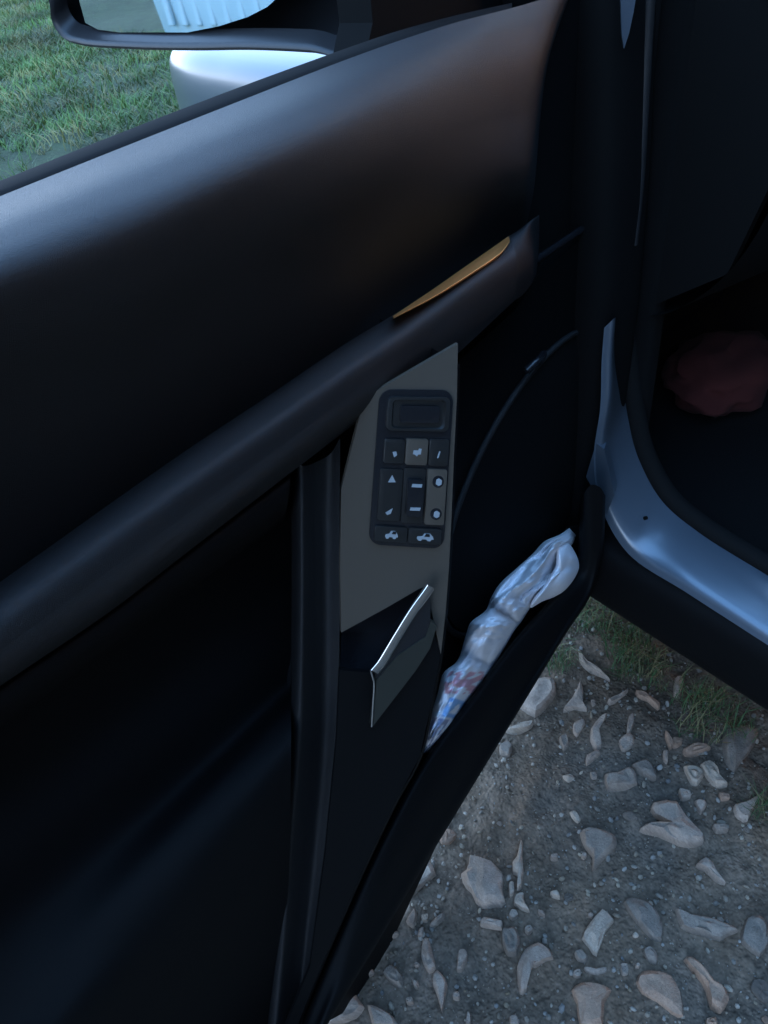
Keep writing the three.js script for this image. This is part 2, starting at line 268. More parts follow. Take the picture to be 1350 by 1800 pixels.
// ================================================================== CAR (axes: x across to the right side, y up, z to the rear, origin under the hinge)
const car = thing('parked_car', 'silver parked car with its front door swung open', 'car', CAR0.clone(), -Math.atan2(CIN.z, CIN.x));
{
  const WID = 1.74, mir = p => V(WID - p.x, p.y, p.z);
  // sill and foot of the hinge pillar: the painted band round the lower front corner of the door opening
  const inn = [[1440,1070],[1350,1012],[1230,937],[1165,882],[1122,805],[1104,735],[1096,680],[1086,600],[1082,560]].map(q => PC(q[0], q[1], 0.085));
  const out = [[1440,1172],[1350,1114],[1215,1028],[1120,965],[1072,885],[1058,800],[1071,700],[1074,620],[1079,560]].map(q => PC(q[0], q[1], 0.005));
  const far = (p, dz) => V(p.x, p.y, p.z + dz);
  inn.unshift(V(0.085, inn[0].y - 0.004, 1.05), V(0.085, inn[0].y - 0.002, 0.6)); out.unshift(V(0.005, out[0].y, 1.05), V(0.005, out[0].y, 0.6));
  const midc = inn.map((p, i) => p.clone().lerp(out[i], 0.55).add(V(-0.002, i < 7 ? 0.004 : 0.0, 0.002)));
  const lip = out.map((p, i) => V(p.x - 0.006, p.y - 0.012, p.z + (i > 4 ? -0.008 : 0)));
  mesh('sill', loft([inn, midc, out, lip], 90, 16), M.paint, car);
  // bracket plate of the door hinge at the pillar
  mesh('hinge', polyGeo([[1030,838],[1048,779],[1062,790],[1080,870],[1066,905]].map(q => PC(q[0], q[1], 0.0)), V(0.02, 0, -0.01)), M.paint, car);
  // small dark fixing holes
  for (const [x, y] of [[1078, 843], [1130, 911]]) { const p = PC(x, y, 0.03); const g = new THREE.CylinderGeometry(0.0028, 0.0028, 0.004, 10); g.rotateX(0.8); g.translate(p.x, p.y + 0.003, p.z + 0.004); mesh('bolt', g, M.black, car); }
  // black skirt below
  const sk = (x, y, z0) => [V(x, y, 1.12), V(x, y, 0.5), V(x, y, 0.1), V(x, y, z0)];
  const y0 = out[2].y;
  mesh('side_skirt', loft([sk(0.03, y0 + 0.01, -0.02), sk(-0.004, y0 - 0.012, -0.02), sk(-0.012, y0 - 0.06, -0.02), sk(-0.006, y0 - 0.12, -0.02), sk(0.03, 0.252, -0.02), sk(0.2, 0.25, -0.02)], 24, 24), M.hard, car);
  // inner rubber seal along the opening
  const sealPts = inn.map(p => p.clone().add(V(0.012, 0.004, 0.004)));
  sealPts.push(PC(1100, 420, 0.09), PC(1122, 200, 0.09), PC(1140, 0, 0.09), V(0.12, 1.2, -0.04), V(0.22, 1.50, 0.22), V(0.27, 1.57, 0.5), V(0.27, 1.58, 1.04));
  mesh('door_seal', tube(sealPts, 0.013, 140, 10), M.rubber, car);
  // hinge pillar, black inner face behind the open door's edge
  const hp = (x, z) => [V(x, 0.25, z - 0.02), V(x, 0.6, z), V(x, 0.85, z), V(x, 1.12, z - 0.02)];
  mesh('hinge_pillar', loft([hp(0.012, -0.14), hp(0.0, -0.02), hp(0.012, 0.004), hp(0.05, 0.008), hp(0.09, -0.002), hp(0.11, -0.06)], 20, 30), M.black, car);
  mesh('daylight_sliver', polyGeo([[1090,-30],[1122,-30],[1114,20],[1106,58],[1097,86],[1093,60]].map(q => PC(q[0], q[1], 0.004)), V(0.004, 0, -0.004)), M.paint, car);  // body-coloured sliver standing in for daylight seen through the door gap
  mesh('pillar_edge', tube([PC(1112, 430, 0.06), PC(1122, 330, 0.065), PC(1130, 200, 0.065), PC(1140, 20, 0.065), PC(1146, -80, 0.065)], 0.006, 60, 8), std(0.014, 0.014, 0.015, 0.6), car);
  // front wing, bonnet and nose
  const st = [[-0.03, 0, 0.98, 1.07], [-0.3, 0, 0.98, 1.055], [-0.55, 0.002, 0.977, 1.04], [-0.78, 0.006, 0.973, 1.025], [-0.96, 0.02, 0.968, 1.005], [-1.08, 0.065, 0.955, 0.98], [-1.15, 0.18, 0.88, 0.90]];
  const arch = z => { const d = Math.abs(z + 0.52); return d < 0.36 ? 0.33 + Math.sqrt(0.36 * 0.36 - d * d) : 0.27; };
  const side = f => st.map(([z, x, sh, bo]) => f(z, x, sh, bo));
  const wing = [side((z, x) => V(x + 0.03, arch(z), z)), side((z, x) => V(x + 0.0, arch(z) + 0.012, z)), side((z, x, s) => V(x - 0.004, Math.max(arch(z) + 0.03, 0.62), z)), side((z, x, s) => V(x, s - 0.11, z)), side((z, x, s) => V(x + 0.003, s - 0.045, z)), side((z, x, s) => V(x + 0.010, s - 0.020, z)), side((z, x, s) => V(x + 0.028, s - 0.004, z)), side((z, x, s) => V(x + 0.08, s + 0.010, z)), side((z, x, s, b) => V(x + 0.17, s + 0.25 * (b - s), z))];
  mesh('front_wing', loft(wing, 60, 40), M.paint, car);
  mesh('front_wing', loft(wing.map(c => c.map(mir)), 60, 40), M.paint, car);
  const bon = [0.175, 0.4, 0.87].map((q, k) => side((z, x, s, b) => V(Math.min(0.87, x + q), s + [0.25, 0.75, 1][k] * (b - s) - 0.004, z)));
  mesh('bonnet', loft([...bon, ...[...bon].reverse().slice(1).map(c => c.map(mir))], 50, 40), M.paint, car);
  mesh('front_bumper', loft([[0.28, 0.30], [0.45, 0.285], [0.62, 0.25], [0.74, 0.20]].map(([y, b]) => [V(0.02, y, -0.93), V(0.06, y, -1.06), V(0.25, y, -1.12 - b * 0.2), V(0.87, y, -1.16 - b * 0.3), V(WID - 0.25, y, -1.12 - b * 0.2), V(WID - 0.06, y, -1.06), V(WID - 0.02, y, -0.93)]), 50, 16), M.paint, car);
  for (const s of [0, 1]) {
    const f = p => s ? mir(p) : p;
    mesh('headlight', loft([[V(0.03, 0.76, -0.98), V(0.075, 0.74, -1.09), V(0.25, 0.72, -1.155)], [V(0.022, 0.83, -0.97), V(0.068, 0.82, -1.085), V(0.25, 0.78, -1.15)], [V(0.028, 0.90, -0.955), V(0.08, 0.875, -1.075), V(0.25, 0.82, -1.14)]].map(c => c.map(p => f(p).add(V(s ? 0.001 : -0.001, 0, -0.003)))), 20, 12), M.lens, car);
    const wheel = new THREE.Group(); wheel.name = 'wheel'; wheel.position.copy(f(V(0.13, 0.32, -0.52))); car.add(wheel);
    const tg = new THREE.TorusGeometry(0.245, 0.078, 14, 48); tg.rotateY(Math.PI / 2); mesh('tyre', tg, M.tyre, wheel);
    const rg = []; for (let k = 0; k < 7; k++) { const b = box(0, 0.1, 0, 0.03, 0.2, 0.05, 0.01); b.rotateX(k / 7 * TAU); rg.push(b); } const rm = new THREE.CylinderGeometry(0.2, 0.2, 0.15, 32, 1, true); rm.rotateZ(Math.PI / 2); rg.push(rm);
    mesh('rim', rg, M.alloy, wheel);
    const rw = wheel.clone(); rw.position.z = 2.1; car.add(rw);
    mesh('wheel_arch_liner', (() => { const g = new THREE.CylinderGeometry(0.36, 0.36, 0.2, 24, 1, true, 0, Math.PI); g.rotateZ(Math.PI / 2); g.rotateX(s ? 0 : 0); g.translate(f(V(0.125, 0, 0)).x, 0.33, -0.52); return g; })(), M.black, car);
  }
  // cabin: floor, bulkhead, dashboard, tunnel, seats
  mesh('floor_carpet', box(0.87, 0.33, 0.92, 1.56, 0.04, 2.5, 0.01), M.carpet, car);
  mesh('bulkhead', [box(0.87, 0.66, -0.30, 1.56, 0.80, 0.05), box(0.115, 0.62, -0.16, 0.03, 0.60, 0.30)], M.carpet, car);
  mesh('kick_panel', [box(0.175, 0.60, -0.19, 0.15, 0.62, 0.26, 0.02), box(0.115, 0.70, -0.07, 0.03, 0.74, 0.18, 0.012)], M.carpet, car);
  mesh('dashboard', loft([[0.80, -0.02], [0.72, 0.06], [0.80, 0.16], [0.95, 0.20], [1.06, 0.15], [1.13, 0.02], [1.12, -0.32]].map(([y, z]) => [V(0.10, y, z - 0.06), V(0.4, y, z), V(0.87, y + 0.01, z + 0.03), V(1.34, y, z), V(1.64, y, z - 0.06)]), 40, 40), M.black, car);
  mesh('dashboard_end', polyGeo([[0.80, -0.08], [0.73, -0.02], [0.725, 0.0], [0.80, 0.10], [0.95, 0.138], [1.06, 0.088], [1.12, -0.04], [1.11, -0.3], [0.80, -0.3]].map(([y, z]) => V(0.104, y, z)), V(0.012, 0, 0)), M.black, car);
  mesh('centre_tunnel', loft([[0.34, 0.70], [0.52, 0.73], [0.56, 0.80], [0.56, 0.94], [0.52, 1.01], [0.34, 1.04]].map(([y, x]) => [V(x, y + 0.2, -0.2), V(x, y + 0.1, 0.1), V(x, y, 0.4), V(x, y, 1.2)]), 30, 20), M.hard, car);
  for (const x of [0.44, 1.30]) {
    mesh('seat_cushion', loft([-0.26, -0.22, 0, 0.22, 0.26].map((dx, i) => { const e = Math.abs(dx) > 0.25 ? -0.1 : Math.abs(dx) > 0.2 ? 0.02 : 0; return [V(x + dx, 0.42, 0.50), V(x + dx, 0.60 + e, 0.50), V(x + dx, 0.635 + e, 0.60), V(x + dx, 0.60 + e, 0.95), V(x + dx, 0.45, 1.08)]; }), 24, 20), M.cloth, car);
    mesh('seat_backrest', loft([-0.25, -0.21, 0, 0.21, 0.25].map(dx => { const e = Math.abs(dx) > 0.24 ? 0.06 : 0; return [V(x + dx, 0.55, 0.94 + e), V(x + dx, 0.8, 0.98 + e), V(x + dx, 1.2, 1.10 + e), V(x + dx * 0.8, 1.24, 1.17), V(x + dx, 1.15, 1.24 - e), V(x + dx, 0.55, 1.14 - e)]; }), 30, 20), M.cloth, car);
    mesh('head_restraint', box(x, 1.36, 1.20, 0.26, 0.19, 0.10, 0.045), M.cloth, car);
  }
  const sw = new THREE.TorusGeometry(0.185, 0.015, 12, 48); sw.rotateX(-0.4); sw.translate(0.44, 0.98, 0.42); const hub = box(0, 0, 0, 0.34, 0.05, 0.03, 0.012); hub.rotateX(-0.4); hub.translate(0.44, 0.98, 0.41);
  const colm = new THREE.CylinderGeometry(0.04, 0.05, 0.26, 16); colm.rotateX(Math.PI / 2 - 0.35); colm.translate(0.44, 0.94, 0.28);
  mesh('door_lining', box(1.655, 0.74, 1.05, 0.04, 0.72, 2.4, 0.015), M.cloth, car);
  mesh('door_lining', box(0.10, 0.74, 1.75, 0.04, 0.72, 1.1, 0.015), M.cloth, car);
  mesh('parcel_shelf', box(0.87, 1.08, 2.45, 1.4, 0.03, 0.3, 0.01), M.cloth, car);
  mesh('steering_wheel', [sw, hub, colm], M.hard, car);
  // pillars, roof, glass and far side
  const arcP = (r, pts) => tube(pts, r, 30, 10);
  for (const s of [0, 1]) {
    const f = p => s ? mir(p) : p;
    mesh('front_pillar', arcP(0.045, [V(0.10, 0.99, -0.46), V(0.12, 1.10, -0.34), V(0.21, 1.45, 0.10), V(0.28, 1.60, 0.42)].map(f)), M.paint, car);
    mesh('centre_pillar', loft([-0.06, 0.06].map(dz => [V(0.02, 0.36, 1.10 + dz * 1.6), V(0.0, 0.75, 1.10 + dz * 1.3), V(0.03, 1.10, 1.12 + dz), V(0.24, 1.60, 1.18 + dz * 0.8)].map(f)).concat([[V(0.12, 0.36, 1.18), V(0.10, 0.75, 1.16), V(0.12, 1.10, 1.16), V(0.30, 1.57, 1.2)].map(f)]), 24, 12), M.paint, car);
    const rd = (y, b) => [V(b, y, s ? 0.02 : 1.20), V(b - 0.012, y, 1.4), V(b, y, 2.0), V(b + 0.08, y, 2.55)].map(f);
    mesh('rear_quarter', loft([[0.28, 0.03], [0.45, 0.0], [0.75, -0.012], [0.98, 0.0], [1.10, 0.045]].map(([y, b]) => rd(y, b)), 30, 24), M.paint, car);
    mesh('rear_pillar', loft([[V(0.05, 1.09, 2.3), V(0.25, 1.58, 2.15)], [V(0.06, 1.09, 2.56), V(0.28, 1.57, 2.42)]].map(c => c.map(f)), 10, 6), M.paint, car);
    mesh('side_window', loft([[V(0.05, 1.10, 1.20), V(0.26, 1.57, 1.26)], [V(0.05, 1.10, 2.32), V(0.26, 1.57, 2.18)]].map(c => c.map(f)), 8, 6), M.glass, car);
  }
  mesh('side_window', loft([[mir(V(0.05, 1.10, -0.2)), mir(V(0.24, 1.56, 0.36))], [mir(V(0.05, 1.10, 1.04)), mir(V(0.25, 1.57, 1.10))]], 8, 6), M.glass, car);
  mesh('roof', loft([0.24, 0.30, 0.55, 0.87, 1.19, 1.44, 1.50].map(x => { const e = Math.pow(Math.abs(x - 0.87) / 0.63, 3); return [V(x, 1.585 - 0.05 * e, 0.27 + 0.1 * e), V(x, 1.63 - 0.06 * e, 0.75), V(x, 1.645 - 0.06 * e, 1.5), V(x, 1.62 - 0.05 * e, 2.2), V(x, 1.56 - 0.03 * e, 2.5)]; }), 40, 30), M.paint, car);
  mesh('headliner', loft([0.26, 0.87, 1.48].map(x => [V(x, 1.545, 0.34), V(x, 1.59, 0.8), V(x, 1.60, 1.5), V(x, 1.57, 2.2), V(x, 1.52, 2.48)]), 20, 12), M.cloth, car);
  mesh('windscreen', loft([[V(0.12, 1.05, -0.40), V(0.25, 1.56, 0.30)], [V(0.87, 1.07, -0.50), V(0.87, 1.60, 0.26)], [V(1.62, 1.05, -0.40), V(1.49, 1.56, 0.30)]], 10, 16), M.glass, car);
  mesh('tailgate', loft([[0.36, 2.66], [0.7, 2.70], [1.05, 2.66], [1.58, 2.44]].map(([y, z]) => [V(0.06, y, z - 0.1), V(0.3, y, z), V(0.87, y, z + 0.03), V(1.44, y, z), V(1.68, y, z - 0.1)]), 24, 16), M.paint, car);
  mesh('rear_seat', [box(0.87, 0.50, 1.95, 1.36, 0.24, 0.5, 0.06), (() => { const g = box(0, 0, 0, 1.36, 0.62, 0.14, 0.06); g.rotateX(0.3); g.translate(0.87, 0.85, 2.25); return g; })()], M.cloth, car);
}

// ================================================================== DOOR
const door = thing('car_door', 'open black-trimmed car door with armrest, window switches and pocket', 'car door');
const XL = -1.27;
const ext = (c) => { const a = c[0], b = c[1], k = (XL - a.x) / (b.x - a.x); const p = a.clone().lerp(b, k); const q = a.clone().lerp(p, 0.5); return [p, q, ...c]; };
const cv = (w, pts) => pts.map(([x, y, dw]) => P(x, y, w + (dw || 0)));
const wrap = (c, px) => c;                        // readability only
{
  // upper padded trim
  const U = [
    [-0.035, [[0,345],[200,265],[400,186],[600,108],[700,72],[800,40],[900,14],[985,-10,-0.004]]],
    [0.000, [[0,412],[200,332],[400,248],[600,163,-0.004],[700,123,-0.012],[800,86,-0.021],[880,62,-0.026],[962,48,-0.029]]],
    [0.014, [[0,480],[200,405],[400,315],[600,225,-0.005],[700,182,-0.015],[800,145,-0.027],[870,125,-0.033],[942,115,-0.036]]],
    [0.008, [[0,580],[200,510],[400,415],[600,320],[700,275,-0.008],[800,235,-0.018],[870,210,-0.024],[930,200,-0.027]]],
    [-0.018, [[0,740],[200,660],[400,555],[600,440],[700,385],[800,335],[870,305],[922,295]]],
    [-0.046, [[0,920],[200,815],[400,690],[600,555],[700,485],[800,425],[870,385],[916,372]]],
    [-0.068, [[0,1070],[200,920],[400,785],[600,640],[700,575],[800,510],[870,455],[914,430]]],
  ].map(([w, p]) => { const c = cv(w, p), e = p[p.length - 1]; const we = w + (e[2] || 0); c.push(P(e[0] + 12, e[1], we - 0.010), P(e[0] + 19, e[1], we - 0.030), P(e[0] + 22, e[1], we - 0.07)); return ext(c); });
  mesh('upper_trim', loft(U, 90, 48), M.pad, door);
  // window seal along the belt line
  const s0 = ext(cv(-0.085, [[0,322],[200,243],[400,166],[600,92],[700,58],[800,30],[900,8]])), s1 = ext(cv(-0.068, [[0,318],[200,238],[400,161],[600,88],[700,54],[800,27],[900,5]])), s2 = ext(cv(-0.046, [[0,334],[200,254],[400,176],[600,100],[700,65],[800,34],[900,10]])), s3 = ext(cv(-0.040, [[0,350],[200,270],[400,190],[600,113],[700,77],[800,45],[900,18]]));
  mesh('window_seal', loft([s0, s1, s2, s3], 60, 12), M.rubber, door);
  // armrest band
  const A = [
    [-0.050, [[0,1040],[311,818],[467,714],[612,616],[720,552],[820,487],[893,440]]],
    [-0.017, [[0,1024],[311,804],[467,700],[612,602],[720,536],[820,467],[896,414]]],
    [0.003, [[0,1056],[311,838],[467,733],[612,633],[720,561],[820,489],[902,431]]],
    [0.010, [[0,1085],[311,864],[467,756],[612,655],[720,584],[820,510],[908,450]]],
    [0.012, [[0,1145],[311,918],[467,806],[612,698],[720,622],[820,545],[908,485]]],
    [0.006, [[0,1195],[197,1058],[330,957],[518,812],[640,722],[760,640],[905,520]]],
    [-0.004, [[0,1206],[197,1072],[330,970],[520,824],[642,732],[770,650],[905,528]]],
    [-0.03, [[0,1200],[197,1066],[330,964],[518,818],[640,728],[770,640],[905,520]]],
  ].map(([w, p]) => ext(cv(w, p)));
  mesh('armrest', loft(A, 90, 44), M.arm, door);
  // rounded end of the armrest
  mesh('armrest_tip', loft([
    [P(893,440,-0.05), P(896,414,-0.017), P(902,431,0.003), P(908,450,0.010), P(908,485,0.012), P(905,520,0.006), P(905,528,-0.03)],
    [P(905,438,-0.05), P(912,404,-0.020), P(916,418,-0.003), P(925,440,0.004), P(932,470,0.005), P(925,506,0.0), P(915,522,-0.03)],
    [P(925,430,-0.06), P(930,390,-0.02), P(932,396,-0.014), P(937,425,-0.012), P(940,462,-0.012), P(936,492,-0.016), P(920,516,-0.05)],
    [P(945,400,-0.075), P(947,378,-0.05), P(948,382,-0.045), P(948,410,-0.045), P(946,450,-0.045), P(942,485,-0.05), P(930,505,-0.07)]], 24, 20), M.arm, door);
  // slim orange-tinted strip on the armrest ridge, a warm reflection put into colour
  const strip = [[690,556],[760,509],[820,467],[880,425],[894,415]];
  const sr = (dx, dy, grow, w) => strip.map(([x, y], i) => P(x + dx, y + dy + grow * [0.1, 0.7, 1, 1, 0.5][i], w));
  mesh('glint_strip', loft([sr(0, 0, 0, -0.0140), sr(1, 0, 5, -0.0040), sr(2, 1, 11, 0.0026), sr(2, 1, 17, 0.0072), sr(2, 2, 19, 0.0050)], 40, 16), M.warmGlint, door);
  // second lip under the armrest
  const L = [[-0.03, [[0,1198],[197,1064],[330,962],[500,830]]], [-0.006, [[0,1212],[197,1078],[330,976],[510,840]]], [-0.004, [[0,1240],[197,1105],[330,1003],[508,868]]], [-0.016, [[0,1268],[197,1132],[330,1030],[503,900]]], [-0.06, [[0,1278],[197,1142],[330,1040],[500,915]]]].map(([w, p]) => ext(cv(w, p)));
  mesh('grab_lip', loft(L, 60, 20), M.hard, door);
  // lower trim with its shelf-like bulge
  const B = [
    [-0.065, [[0,1265],[197,1130],[330,1030],[512,890]]],
    [-0.072, [[0,1400],[197,1262],[330,1160],[512,1010]]],
    [-0.060, [[0,1520],[197,1370],[330,1270],[512,1130]]],
    [-0.052, [[0,1640],[197,1480],[330,1370],[512,1200]]],
    [-0.020, [[60,1750],[197,1590],[330,1440],[512,1250]]],
    [0.000, [[130,1770],[250,1640],[350,1510],[512,1310]]],
    [0.004, [[220,1800],[310,1690],[390,1590],[511,1400]]],
    [-0.004, [[330,1800],[390,1720],[440,1650],[508,1540]]],
    [-0.02, [[430,1830],[450,1800],[470,1770],[500,1720]]],
    [-0.035, [[540,1850],[545,1840],[552,1828],[560,1815]]],
  ].map(([w, p]) => ext(cv(w, p)));
  mesh('lower_trim', loft(B, 60, 60), M.hard, door);
  // console column: left rim, channel, right return
  const cc = (w, p) => p.map(([x, y, d]) => P(x, y, w + (d || 0)));
  mesh('console_rim', loft([
    cc(-0.06, [[510,800],[512,920],[512,1100],[509,1300],[495,1500],[477,1700],[468,1810]]),
    cc(-0.015, [[519,810],[521,920],[521,1100],[515,1300],[500,1500],[484,1700],[474,1810]]),
    cc(-0.008, [[530,818],[531,920],[531,1100],[526,1300],[510,1500],[494,1700],[484,1810]]),
    cc(-0.010, [[541,818],[543,920],[543,1100],[538,1300],[522,1500],[505,1700],[495,1810]]),
    cc(-0.013, [[556,812],[556,920],[556,1100],[551,1300],[536,1500],[517,1700],[507,1810]]),
    cc(-0.012, [[578,800],[575,920],[574,1100],[570,1300],[553,1500],[532,1700],[520,1810]]),
    cc(0.000, [[598,770],[597,920],[597,1100],[592,1300],[572,1500],[545,1700],[530,1810]]),
  ], 60, 36), M.arm, door);
}
// inclined console face: plane through three points of the column
const F1 = P(600, 1000, 0.004), F2 = P(800, 800, 0.050), F3 = P(775, 1150, 0.060);
const FN = F2.clone().sub(F1).cross(F3.clone().sub(F1)).normalize(); if (FN.dot(CAM.clone().sub(F1)) < 0) FN.negate();
const PF = (x, y, h = 0) => PP(x, y, F1.clone().addScaledVector(FN, h), FN);
{
  // face with the opening of the handle scoop left out: an outline that runs round the scoop
  const face = [[640,700],[805,604],[803,700],[798,800],[794,900],[789,1000],[783,1080],[775,1150],[762,1090],[752,1040],[744,1032],[735,1036],[680,1068],[600,1112],[598,1000],[600,860]].map(q => PF(...q));
  mesh('console_face', polyGeo(face, FN.clone().multiplyScalar(-0.004)), M.grey, door);
  const low = [[775,1150],[758,1240],[738,1330],[690,1420],[620,1570],[560,1710],[520,1810],[500,1810],[545,1700],[572,1500],[592,1300],[597,1178],[648,1182],[700,1190],[745,1120],[757,1092]].map(q => PF(q[0], q[1], -0.001));
  mesh('console_lower_face', polyGeo(low, FN.clone().multiplyScalar(-0.004)), M.hard, door);
  // scoop behind the release lever
  const rim = [[600,1112],[680,1068],[735,1036],[746,1031],[753,1042],[760,1090],[752,1112],[720,1160],[690,1190],[648,1184],[597,1180]];
  const r0 = rim.map(q => PF(q[0], q[1], -0.001)), r1 = rim.map(([x, y]) => PF(x + (680 - x) * 0.12, y + (1110 - y) * 0.12, -0.016)), r2 = rim.map(([x, y]) => PF(x + (680 - x) * 0.5, y + (1110 - y) * 0.5, -0.024)), r3 = rim.map(() => PF(680, 1110, -0.025));
  mesh('handle_scoop', gridGeo([r0, r1, r2, r3].map(r => [...r, r[0].clone()])), M.gloss, door);
  // side return of the column down to the speaker panel
  const right = [[805,640],[803,700],[798,800],[794,900],[789,1000],[783,1080],[775,1150],[758,1240],[738,1330],[690,1420],[620,1570],[560,1710],[520,1812]];
  mesh('console_side', ruled([right.map(q => PF(q[0], q[1], -0.002)), right.map(([x, y]) => PF(x + 4, y, -0.008)), right.map(([x, y]) => { const p = PF(x + 5, y, -0.01); return V(p.x + 0.03, p.y, -0.052); })], 60), M.hard, door);
  // release lever
  const lever = new THREE.Group(); lever.name = 'door_lever'; door.add(lever);
  const top = [[750,1027],[748,1031],[720,1070],[690,1118],[662,1164],[651,1177]];
  const bar = (dx, dy, h) => top.map(([x, y]) => PF(x + dx, y + dy, h));
  mesh('lever_edge', loft([bar(-2, -1, 0.010), bar(0, 0, 0.0145), bar(3, 2, 0.0155), bar(9, 5, 0.0145), bar(14, 9, 0.011), bar(10, 10, 0.006)], 40, 16), M.chrome, lever);
  const fc = [[754,1040],[757,1062],[756,1096],[748,1118],[700,1150],[662,1194],[658,1182],[690,1130],[722,1080]];
  mesh('lever_face', polyGeo(fc.map(([x, y]) => PF(x, y, 0.008)), FN.clone().multiplyScalar(-0.006)), M.gloss, lever);
  const lf = [[662,1196],[700,1152],[749,1119],[758,1092],[768,1100],[756,1140],[730,1180],[690,1232],[656,1276],[653,1278]];
  mesh('lever_plate', polyGeo(lf.map(([x, y]) => PF(x, y, 0.009)), FN.clone().multiplyScalar(-0.006)), std(0.026, 0.026, 0.020, 0.45), lever);
  mesh('lever_trim', tube([PF(651, 1177, 0.012), PF(655, 1192, 0.011), PF(657, 1200, 0.0105), PF(655, 1240, 0.0105), PF(653, 1277, 0.0095)], 0.0010, 24, 6), M.chrome, lever);
}
{ // switch panel, laid out in its own a (across) and b (down) from 0 to 1
  const cor = [[667, 684], [796, 685], [778, 963], [647, 955]].map(q => PF(...q, 0.0));
  const at = (a, b, h) => cor[0].clone().lerp(cor[1], a).lerp(cor[3].clone().lerp(cor[2], a), b).addScaledVector(FN, h);
  const rrect = (a0, b0, a1, b1, ra, rb, n = 5) => { const o = []; for (const [ca, cb, s] of [[a1 - ra, b0 + rb, 3], [a1 - ra, b1 - rb, 0], [a0 + ra, b1 - rb, 1], [a0 + ra, b0 + rb, 2]]) for (let k = 0; k <= n; k++) { const t = (s + k / n) * Math.PI / 2; o.push([ca + ra * Math.cos(t), cb + rb * Math.sin(t)]); } return o; };
  const slab = (o, h0, h1, bev = 0.06) => { // raised slab with a bevelled edge
    const ca = o.reduce((s, p) => s + p[0], 0) / o.length, cb = o.reduce((s, p) => s + p[1], 0) / o.length, sh = (k, h) => { const r = o.map(([a, b]) => at(ca + (a - ca) * k, cb + (b - cb) * k, h)); r.push(r[0].clone()); return r; };
    return toCreasedNormals(gridGeo([sh(1, h0), sh(1, h1 - 0.0005), sh(1 - bev, h1), sh(0.5, h1), sh(0.001, h1)]).toNonIndexed(), 0.7);
  };
  const dish = (o, h0, h1, depth) => { const ca = o.reduce((s, p) => s + p[0], 0) / o.length, cb = o.reduce((s, p) => s + p[1], 0) / o.length, sh = (k, h) => { const r = o.map(([a, b]) => at(ca + (a - ca) * k, cb + (b - cb) * k, h)); r.push(r[0].clone()); return r; };
    return toCreasedNormals(gridGeo([sh(1, h0), sh(1, h1 - 0.0004), sh(0.95, h1), sh(0.86, h1), sh(0.8, h1 - depth * 0.7), sh(0.4, h1 - depth), sh(0.001, h1 - depth)]).toNonIndexed(), 0.7); };
  const panel = mesh('switch_panel', slab(rrect(0, 0, 1, 1, 0.16, 0.075, 8), -0.003, 0.0022, 0.05), M.gloss, door);
  const B = (a0, b0, a1, b1, h = 0.0046, m = M.button) => mesh('button', slab(rrect(a0, b0, a1, b1, 0.025, 0.012, 3), 0.0015, h, 0.1), m, panel);
  mesh('rocker_bezel', dish(rrect(0.10, 0.035, 0.94, 0.235, 0.07, 0.03, 5), 0.0015, 0.0052, 0.003), M.button, panel);
  mesh('rocker', slab(rrect(0.27, 0.085, 0.80, 0.185, 0.03, 0.02, 4), 0.0022, 0.0056, 0.25), M.gloss, panel);
  B(0.10, 0.29, 0.365, 0.44); B(0.385, 0.285, 0.675, 0.445, 0.005, M.grey); B(0.70, 0.285, 0.965, 0.445);
  B(0.075, 0.48, 0.37, 0.82, 0.0042); B(0.39, 0.47, 0.675, 0.83, 0.0038, M.button);
  mesh('window_switch', slab(rrect(0.425, 0.53, 0.635, 0.77, 0.03, 0.02, 4), 0.003, 0.0085, 0.3), M.gloss, panel);
  B(0.70, 0.47, 0.965, 0.83, 0.0048, M.grey);
  B(0.055, 0.86, 0.475, 0.965); B(0.50, 0.86, 0.945, 0.965);
  for (const b of [0.545, 0.755]) mesh('dimple', slab(Array.from({ length: 18 }, (_, i) => [0.845 + 0.085 * Math.cos(i / 18 * TAU), b + 0.042 * Math.sin(i / 18 * TAU)]), 0.0045, 0.0052, 0.3), M.gloss, panel);
  const ic = (pts, h) => mesh('icon', polyGeo(pts.map(([a, b]) => at(a, b, h)), FN.clone().multiplyScalar(-0.0004)), M.mark, panel);
  const o = (ca, cb, sa, sb, pts, h) => ic(pts.map(([x, y]) => [ca + x * sa, cb + y * sb]), h);
  o(0.53, 0.365, 0.06, 0.026, [[-0.8,-0.5],[0.2,-0.5],[0.35,-0.95],[0.95,-0.9],[0.8,0.4],[0.2,0.45],[0,0.95],[-0.5,0.5],[-0.95,0.4]], 0.0054);
  o(0.825, 0.375, 0.035, 0.022, [[0.2,-1],[0.6,-0.9],[0.1,0.9],[-0.5,1],[-0.2,0]], 0.005);
  o(0.235, 0.38, 0.03, 0.02, [[-1,-0.6],[0.6,-0.8],[1,0.3],[-0.2,1]], 0.005);
  o(0.225, 0.54, 0.055, 0.025, [[-0.9,0.9],[0,-1],[0.9,0.8]], 0.0046); o(0.215, 0.755, 0.05, 0.024, [[-0.9,0.4],[0.9,-0.9],[0.5,0.6],[-0.4,1]], 0.0046);
  o(0.53, 0.563, 0.075, 0.010, [[-0.9,1],[-0.75,-1],[1,-1],[0.9,1]], 0.0089); o(0.53, 0.715, 0.075, 0.010, [[-0.9,1],[-0.8,-1],[1,-1],[0.85,1]], 0.0089);
  for (const b of [0.545, 0.755]) o(0.85, b, 0.045, 0.024, [[-0.8,-0.6],[0,-1],[0.9,-0.5],[0.8,0.6],[0,1],[-0.9,0.6]], 0.0056);
